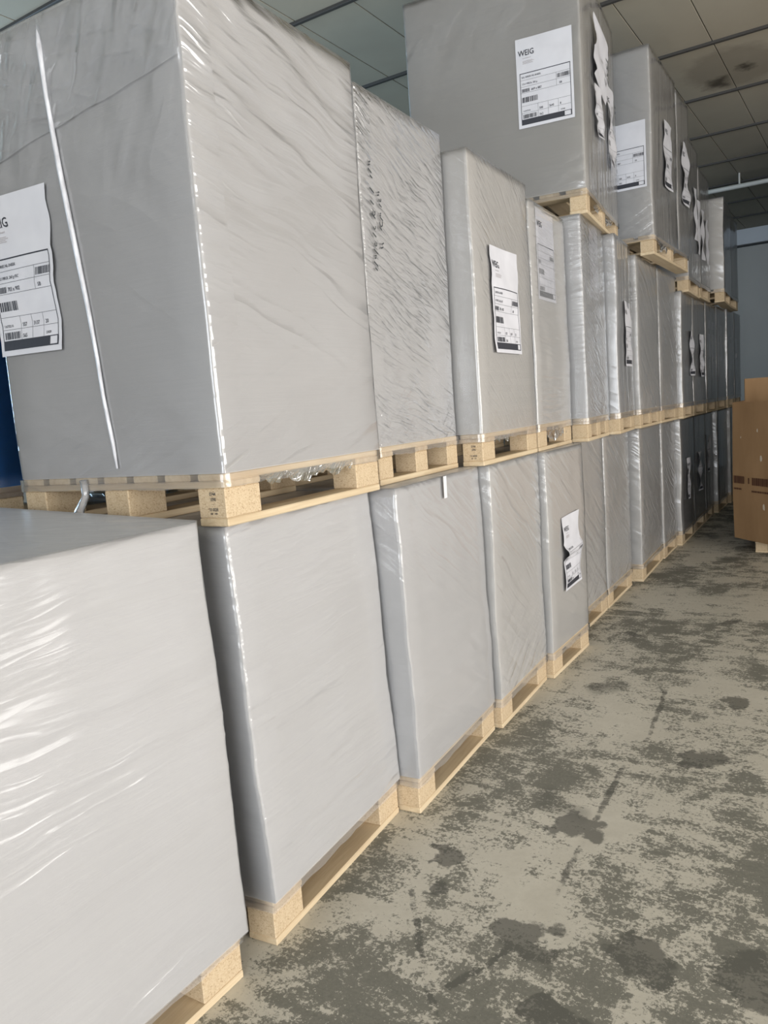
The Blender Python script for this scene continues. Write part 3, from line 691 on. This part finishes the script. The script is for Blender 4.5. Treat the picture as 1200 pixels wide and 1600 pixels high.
# marker writing down the crinkled stack (illegible strokes)
SC = []
rs = random.Random(21)
v = vz(s21, 2.32)
while v > vz(s21, 1.93):
    for u in ((0.075,) if v > vz(s21, 2.22) or v < vz(s21, 2.02) else (0.075, 0.125)):
        if rs.random() < 0.25: continue
        h = rs.uniform(0.014, 0.030); x = u + rs.uniform(-0.006, 0.006); k = rs.random()
        if k < 0.4: SC.append([(x-h*0.5, v+h*0.3), (x+h*0.5, v-h*0.2)])
        elif k < 0.7: SC.append([(x-h*0.4, v), (x-h*0.1, v-h*0.5), (x+h*0.3, v-h*0.3), (x+h*0.4, v+h*0.2)])
        else: SC.append([(x+h*0.4, v+h*0.3), (x-h*0.1, v+h*0.1), (x+h*0.2, v-h*0.2), (x-h*0.4, v-h*0.4)])
    v -= rs.uniform(0.012, 0.03)
strokes(s21, 'front', SC, 0.0095, 0.0055)['kind'] = 'stuff'
# second turn of film round the top of the big stack's side
fnb = face_fn(s20, 'side', 0.0075); Lb, db, Hb = DIM[s20.name]; V, Fc, UV = [], [], []
for i in range(25):
    q = i/24; lo_ = Hb-0.33+0.10*q+0.012*n1(q*6, 4)
    for j in range(7): V.append(fnb(db-0.01-(db-0.015)*q, lo_+(Hb-lo_)*j/6, 0.0015*n1(q*9+j, 3)))
for i in range(24):
    for j in range(6):
        k = i*7+j; Fc.append((k, k+7, k+8, k+1)); UV.append(tuple((-V[w_][0]*-1.0, V[w_][2]) for w_ in (k, k+7, k+8, k+1)))
mesh('film_overlap', V, Fc, 'film_band', s20, smooth=True, uvs=UV)
# marker figures on the crumpled papers of the top stack
def turned_text(st, s, u, v, h, off):
    tv, tf, wd = text_geo(s); fn = face_fn(st, 'front', off)
    mesh('marker_writing', [fn(u+p[1]*h, v-p[0]*h*0.8, 0) for p in tv], tf, 'marker', st)
turned_text(s30, '1557', 0.55, vz(s30, 3.47), 0.10, 0.045)
turned_text(s30, '557', 0.84, vz(s30, 3.28), 0.075, 0.04)

# film rope down the side of the big stack
rp = []
for (x, z) in ((-1.945, 2.545), (-1.936, 2.50), (-1.931, 2.37), (-1.913, 2.182), (-1.885, 1.972), (-1.863, 1.796), (-1.848, 1.655), (-1.84, 1.548), (-1.827, 1.42), (-1.82, 1.345)):
    rp.append((-(-x/1.45*1.43-1.4)/(0.999-0.0454*x/1.45), -0.004-0.004*abs(math.sin(z*9)), vz(s20, 1.45+(z-1.45)*0.97)))
rp[0] = (rp[0][0]-0.004, 0.01, 2.545-s20.location.z+0.004)
tube('film_rope', rp, [0.005, 0.0075, 0.006, 0.007, 0.007, 0.006, 0.005, 0.005, 0.0055, 0.003], 'film_rope', s20, 6)
tube('film_strand', [(-0.515, -0.01, 0.13), (-0.505, -0.018, 0.086), (-0.54, -0.015, 0.046), (-0.55, -0.02, 0.012)], [0.012, 0.010, 0.013, 0.016], 'film_loose', PAL[s20.name], 6)
fringe(s20, 0.16, 0.70, -0.018, 0.055, 3)
fringe(s23, 0.10, 0.57, -0.02, 0.085, 5, lo=0.55, depth=0.0)
fringe(s22, 0.14, 0.42, -0.02, 0.05, 9, lo=0.1)
fringe(s30, 0.35, 0.95, -0.02, 0.09, 11, lo=0.3)
PAL[s31.name] = long_pallet
fringe(s31, 0.20, 0.80, -0.02, 0.08, 12, lo=0.3)
mesh('tape_strip', [(0.000, u, v) for (u, v) in ((0.385, 1.185-PH), (0.415, 1.185-PH), (0.412, 1.10-PH), (0.384, 1.10-PH))], [(0, 1, 2, 3)], 'tape_white', s12)

# ------------------------------------------------------------------ big octagonal carton
cr = tag(empty('octagonal_carton', (-0.42, 7.75, 0.0)), 'big brown octagonal bulk carton with printed band and an open flap', 'carton')
ocx, ch, cz0, cz1 = 0.70, 0.36, 0.11, 1.30
oct_ = [(-ocx+ch, -ocx), (ocx-ch, -ocx), (ocx, -ocx+ch), (ocx, ocx-ch), (ocx-ch, ocx), (-ocx+ch, ocx), (-ocx, ocx-ch), (-ocx, -ocx+ch)]
V, Fc = [], []
for (z, k) in ((cz0, 1.0), (0.5, 1.012), (0.9, 1.008), (cz1, 1.0), (cz1, 0.985), (cz0+0.03, 0.985)):
    V += [(x*k, y*k, z) for (x, y) in oct_]
for j in range(5):
    for i in range(8): Fc.append((j*8+i, j*8+(i+1) % 8, (j+1)*8+(i+1) % 8, (j+1)*8+i))
Fc.append(tuple(range(7, -1, -1))); Fc.append(tuple(40+i for i in range(8)))
mesh('carton_wall', V, Fc, 'carton', cr)
# flap standing up from the far rim
def slab(nm, p, q, z0, z1, th, mat, par):
    p, q = Vector((*p, 0)), Vector((*q, 0)); d = (q-p).normalized(); nn_ = Vector((-d.y, d.x, 0))*th
    V = [tuple(a+Vector((0, 0, z))) for z in (z0, z1) for a in (p, q, q+nn_, p+nn_)]
    return mesh(nm, V, [(3, 2, 1, 0), (4, 5, 6, 7), (0, 1, 5, 4), (1, 2, 6, 5), (2, 3, 7, 6), (3, 0, 4, 7)], mat, par)
slab('carton_flap', (-0.69, 0.33), (-0.37, 0.68), 1.28, 1.50, 0.008, 'carton', cr)
# print on the facet that looks down the aisle
A = Vector((-ocx, -ocx+ch, 0)); B = Vector((-ocx+ch, -ocx, 0)); fd = (B-A).normalized(); fnm = Vector((fd.y, -fd.x, 0))
def facet(u, z): return tuple(A + fd*u + fnm*0.0075*1.8 + Vector((0, 0, z)))
V, Fc = [], []
rr = random.Random(4)
def pr_block(u0, u1, z0, z1):
    u = u0; V, Fc = [], []
    while u < u1:
        w_ = rr.choice((0.010, 0.016)); b = len(V); V.extend([facet(u, z0), facet(min(u+w_, u1), z0), facet(min(u+w_, u1), z1), facet(u, z1)]); Fc.append((b, b+1, b+2, b+3)); u += w_+0.005
    mesh('printed_band', V, Fc, 'ink_carton', cr)
pr_block(0.02, 0.16, 0.60, 0.665); pr_block(0.205, 0.22, 0.605, 0.655); pr_block(0.255, 0.50, 0.595, 0.66); pr_block(0.25, 0.48, 0.535, 0.55); pr_block(0.02, 0.12, 0.545, 0.56)
V, Fc = [], []
for (u, z, s_) in ((0.37, 0.83, 0.035), (0.33, 1.06, 0.018), (0.40, 0.42, 0.03), (0.12, 1.0, 0.012)):
    n = 7
    V = [facet(u+s_*0.5*math.cos(i*2*PI/n)*rr.uniform(.6, 1.1), z+s_*1.1*math.sin(i*2*PI/n)*rr.uniform(.6, 1.1)) for i in range(n)]
    mesh('scuff', V, [tuple(range(n))], 'scuff', cr)
cp = pallet((0.12, 7.30), (0.12, 8.20), 0, 1.06, 'low pallet set back under the big brown carton', 3)
for ch_ in cp.children:
    ch_.scale = (1, 1, 0.8); ch_.location.z *= 0.8
